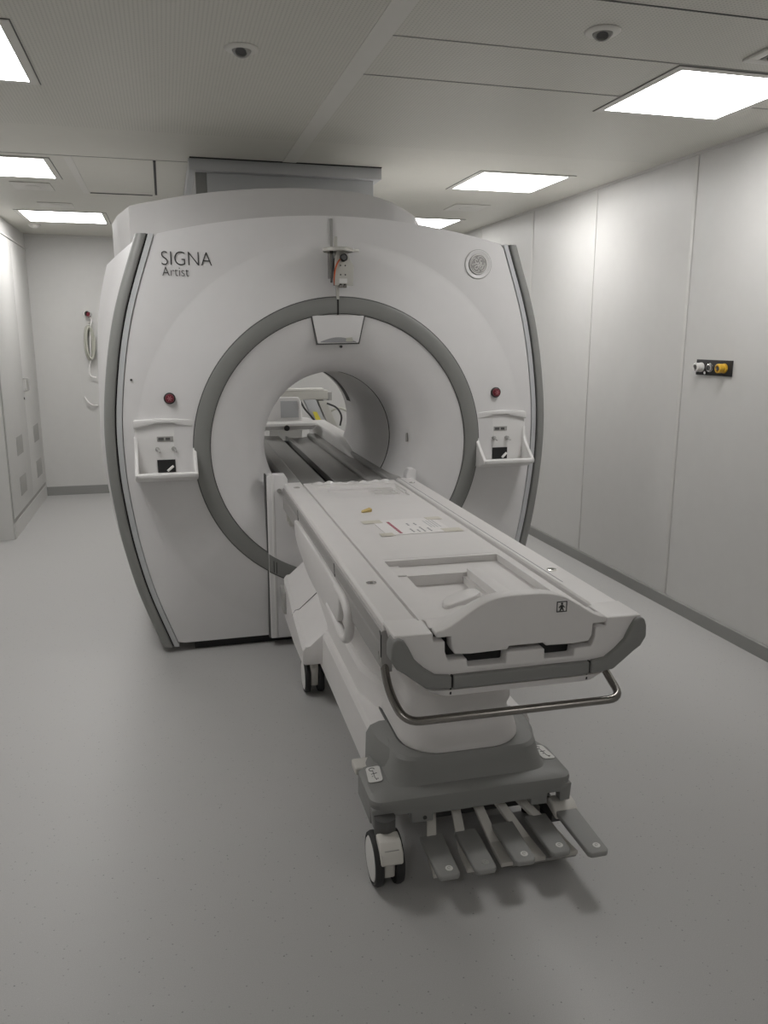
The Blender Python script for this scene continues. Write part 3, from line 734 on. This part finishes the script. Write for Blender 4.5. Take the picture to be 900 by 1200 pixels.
# casters
def caster(x, y, front, rz=0):
    c = bpy.data.objects.new('caster', None); C.objects.link(c); c.parent = T; c.location = (x, y, 0); c.rotation_euler = (0, 0, rz)
    R = .075
    for q in (-1, 1):
        x0 = q*.018; x1 = q*.041
        w = MB().lathe([(R-.014, x0), (R-.003, x0), (R, x0+q*.006), (R, x1-q*.008), (R-.004, x1), (R-.012, x1+q*.001)], (0, 0, R), 'x', 40)
        w = w.build('tyre', 'rubber', c)
        MB().lathe([(R-.0125, x1-q*.002), (R-.016, x1+q*.0015), (R*.4, x1+q*.004), (.0005, x1+q*.005)], (0, 0, R), 'x', 36).build('wheel_disc', 'sticker', w)
        MB().lathe([(R-.013, x0), (.0005, x0)], (0, 0, R), 'x', 30).build('wheel_back', 'rubber', w)
    f = MB().prism([(-.055, .045), (.05, .045), (.062, .09), (.05, .145), (.02, .165), (-.03, .165), (-.066, .13)], -.0165, .0165, 'x').build('fork', 'cream', c, bevel=.006)
    MB().lathe([(.03, .14), (.03, .20)], (0, 0.0, 0), 'z', 20, cap=True).build('stem', 'dgrey', c)
    if front:
        tbp = MB().prism([(-.090, .112), (-.086, .140), (-.060, .162), (-.02, .166), (-.02, .15), (-.06, .128), (-.084, .104)], -.031, .031, 'x').build('brake_tab', 'cream', c, bevel=.008)
        mm = MB(); mm.box(-.020, .020, -.080, -.076, .143, .147); mm.box(-.022, .016, -.087, -.083, .126, .130); mm.build('tab_groove', 'vent', tbp)
caster(-.285, .235, True); caster(.270, .42, True, 2.5); caster(-.285, 1.52, False); caster(.285, 1.52, False)
MB().box(-.328, -.272, .425, .485, .222, .246).build('side_brake_tab', 'cream', T, bevel=.006)
# foot pedals
for i, (x, z, yf) in enumerate(((-.139, .082, .092), (-.034, .082, .092), (.082, .086, .095), (.192, .090, .102), (.272, .118, .040))):
    p = bpy.data.objects.new('foot_pedal', None); C.objects.link(p); p.parent = T; p.location = (x, yf, z)
    y1 = .18 if i < 4 else .205
    pd = MB().prism([(-.031, .010), (-.022, 0), (.022, 0), (.031, .010), (.034, y1), (-.034, y1)], -.008, .008, 'z').build('pad', 'padgrey', p, bevel=.004)
    pd.rotation_euler = (.03, 0, 0)
    sy = MB().lathe([(.0105, .0078), (.0105, .0092), (.0005, .0094)], (.006, .030, 0), 'z', 20).build('pad_symbol', 'sticker' if i != 1 else 'vent', pd)
    MB().tube([(.006+.0045*math.cos(a), .030+.0045*math.sin(a), .0097) for a in [k4*PI/5 for k4 in range(9)]], .0008, 5).build('symbol_mark', 'vent', sy)
    xt, xe = (-.115, -.047, .013, .070, .128)[i]-x, (-.150, -.052, .050, .150, .250)[i]-x
    def sec(xc, y, zz, w): return [(xc-w, y-yf, zz-z-.007), (xc+w, y-yf, zz-z-.007), (xc+w, y-yf, zz-z+.007), (xc-w, y-yf, zz-z+.007)]
    MB().loft([sec(xt, .36, .172, .014), sec(xt+(xe-xt)*.25, .315, .135, .014), sec(xe-(xe-xt)*.1, .235, .058, .015), sec(xe, .150, .050, .018)]).build('arm', 'cream', p, bevel=.002)
    if i == 4:
        MB().prism([(.19, -.010), (.26, .004), (.27, .020), (.255, .030), (.22, .028), (.195, .012)], -.038, .038, 'x').build('brake_tab', 'cream', p, bevel=.006)
        MB().box(-.035, .0, .22, .36, -.035, .0).build('link', 'dgrey', p)
MB().box(.07, .27, .16, .40, .030, .040).build('pedal_plate', 'railgrey', T, bevel=.003)
MB().box(-.16, .20, .40, .55, .06, .160).build('pedal_box', 'dgrey', T)
# swept side wing with loop grip (left side of the table as seen)
W = [(1.575, .752), (1.560, .700), (1.50, .664), (1.378, .640), (1.17, .612), (.90, .612), (.72, .618), (.64, .630), (.60, .66), (.585, .70), (.60, .735), (.66, .752), (.90, .756), (1.25, .756)]
wing = [(p.x, p.y) for p in smooth_path([(y, z, 0) for y, z in W], 4)]
MB().prism(wing, -.342, -.322, 'x').build('side_wing', 'tablewhite', T, bevel=.007)
MB().tube(smooth_path([(-.332, .80, .634), (-.334, .68, .630), (-.336, .58, .622), (-.336, .51, .626), (-.335, .472, .650), (-.334, .462, .688), (-.333, .490, .722), (-.332, .56, .738), (-.332, .66, .738)], 6), .0145, 14).build('wing_grip', 'tablewhite', T)

# ------------------------------------------------------------------ things lying on the table
TM = Matrix.Translation((.80, 1.68, 0)) @ Matrix.Rotation(YAW, 4, 'Z')
def on_table(o, x, y, z, rz=0):
    p = TM @ Vector((x, y, z)); o.location = p; o.rotation_euler = (0, 0, YAW+rz); return o
pn = thing('paper_notice', 'white paper notice with red heading taped across the table top', 'notice')
on_table(pn, .035, 1.10, Zt+.0005, .03)
MB().box(-.125, .125, -.118, .118, 0, .0012).build('sheet', 'paper', pn)
m = MB()
for i in range(9): m.box(-.075, -.064, -.10+i*.021, -.10+i*.021+.016, .0012, .0018)
m.build('heading', 'redink', pn)
m = MB()
for j, (x, n, y0) in enumerate(((-.022, 3, -.095), (.0, 2, -.095), (.02, 4, -.095), (.045, 3, -.095), (-.01, 2, .01), (.018, 2, .01))):
    for i in range(n): m.box(x, x+.006, y0+i*.019, y0+i*.019+.013, .0012, .0017)
m.build('writing', 'greyink', pn)
m = MB()
for i in range(4): m.box(.065+.012*i, .069+.012*i, -.04, .07, .0012, .0016)
m.build('faint_lines', 'strip', pn)
for b4 in ((-.165, -.09, .075, .125), (.09, .16, -.125, -.07), (.09, .15, .08, .125), (-.15, -.10, -.13, -.085)):
    MB().box(*b4, .0013, .0018).build('tape', 'clear', pn)
ts = MB().loft([[(-.022, -.008, 0), (.020, -.012, 0), (.024, .010, 0), (-.015, .014, 0)], [(-.026, -.010, .004), (.022, -.014, .012), (.020, .006, .016), (-.012, .012, .006)]]).build('tape_scrap', 'tape', bevel=.001)
on_table(ts, -.075, 1.385, Zt+.0005, .3); tag(ts, 'small curled scrap of yellow tape on the white table top', 'tape')
# clear film bunched at the scanner end of the table
rings = []
for i in range(40):
    x = -.19+.38*i/39; w = .018+.014*math.sin(i*.9)*math.sin(i*.37+1); h = .004+.010*abs(math.sin(i*.55))*(.4+.6*abs(math.sin(i*.21)))
    yy = .004*math.sin(i*.8)+.012*math.sin(i*.23)
    rings.append([(x, yy-w, 0), (x, yy-w*.4, h), (x, yy+w*.5, h*.7), (x, yy+w, 0.0)])
fl = MB().loft(rings).build('plastic_film', 'film'); on_table(fl, .0, 2.045, Zt+.0008)
tag(fl, 'crumpled pale plastic film along the tunnel end of the table', 'film')

# ------------------------------------------------------------------ head support on the bed inside the tunnel
hs = thing('head_support', 'white head support block standing on the bed track inside the tunnel', 'head support', (.825, 5.90, .848), YAW)
hs.scale = (1.06, 1.06, 1.06)
MB().loft([rrect(-.19, .19, -.13, .25, .03, .0), rrect(-.20, .215, -.14, .25, .03, .028), rrect(-.20, .215, -.13, .25, .03, .042), rrect(-.18, .19, -.1, .24, .03, .048)]).build('base_plate', 'white', hs)
MB().loft([rrect(-.20, .135, .02, .16, .03, .045), rrect(-.20, .13, .03, .15, .03, .18), rrect(-.19, .115, .045, .14, .03, .205)]).build('block', 'white', hs)
MB().loft([[(-.02, .021, .07), (.105, .021, .07), (.098, .031, .185), (-.02, .031, .185)], [(-.02, .017, .07), (.105, .017, .07), (.098, .027, .185), (-.02, .027, .185)]]).build('block_panel', 'strip', hs, bevel=.002)
MB().lathe([(.018, -.152), (.02, -.14), (.02, -.12)], (.0, 0, .014), 'y', 18, cap=True).build('latch_knob', 'ink', hs)
# equipment behind the scanner
eq = thing('equipment_stand', 'grey metal equipment stand seen through the tunnel behind the scanner', 'stand', (1.06, 6.66, 0))
MB().box(-.45, .235, -.06, .06, 1.0, 1.075).build('beam', 'alu', eq, bevel=.004)
MB().box(.235, .27, -.055, .055, .99, 1.06).build('end_cap', 'vent', eq, bevel=.004)
MB().box(-.45, .20, -.07, .06, 1.075, 1.09).build('beam_lip', 'trimc', eq)
MB().box(-.25, .02, .0, .05, .55, 1.0).build('back_panel', 'vent', eq)
MB().prism([(.03, 1.0), (.13, 1.0), (.22, .78), (.12, .78)], -.07, -.0).build('device', 'strip', eq, bevel=.004)
MB().prism([(.15, .985), (.22, .985), (.32, .76), (.24, .76)], -.07, -.01).build('device', 'alu', eq, bevel=.004)
MB().prism([(.10, .90), (.135, .90), (.185, .80), (.14, .80)], -.073, -.069).build('label', 'yellabel', eq)
MB().tube(smooth_path([(.0, -.08, .99), (.03, -.09, .93), (.08, -.09, .87), (.12, -.08, .82)]), .008, 8).build('cable', 'ink', eq)
MB().tube(smooth_path([(.22, -.08, .97), (.30, -.09, .93), (.34, -.09, .86), (.33, -.08, .78)]), .008, 8).build('cable', 'ink', eq)
MB().tube(smooth_path([(.25, -.06, .90), (.33, -.05, .925), (.42, -.03, .89)]), .010, 8).build('cable', 'hose', eq)
MB().box(-.40, -.34, -.03, .03, .001, 1.0).build('leg', 'vent', eq)
MB().box(.14, .20, -.03, .03, .001, 1.0).build('leg', 'vent', eq)

# ------------------------------------------------------------------ camera
f = 936.0
Yc = Vector((192-450, 396-600, f)).normalized()
Xc = Vector((1, 0, 0)); Xc = (Xc - Yc*Xc.dot(Yc)).normalized(); Zc = Xc.cross(Yc)
if Zc.y > 0: Zc = -Zc
right = Vector((Xc.x, Yc.x, Zc.x)); down = Vector((Xc.y, Yc.y, Zc.y)); fwd = Vector((Xc.z, Yc.z, Zc.z))
cd = bpy.data.cameras.new('camera'); cam = bpy.data.objects.new('camera', cd); C.objects.link(cam)
R_ = Matrix((right, -down, -fwd)).transposed().to_4x4(); cam.matrix_world = Matrix.Translation((0, 0, 1.5)) @ R_
cd.sensor_fit = 'VERTICAL'; cd.sensor_height = 36; cd.sensor_width = 27; cd.lens = 36*f/1200; cd.clip_start = .05; cd.clip_end = 60
sc.camera = cam
w = bpy.data.worlds.new('world'); sc.world = w; w.use_nodes = True
w.node_tree.nodes['Background'].inputs[0].default_value = (.5, .5, .5, 1); w.node_tree.nodes['Background'].inputs[1].default_value = 0.0
vs = sc.view_settings; sc.display_settings.display_device = 'sRGB'
vs.view_transform = 'Standard'; vs.look = 'None'; vs.gamma = 1.0; vs.use_curve_mapping = False; vs.exposure = 0.11
sc.cycles.use_denoising = True; sc.cycles.max_bounces = 8; sc.cycles.diffuse_bounces = 6
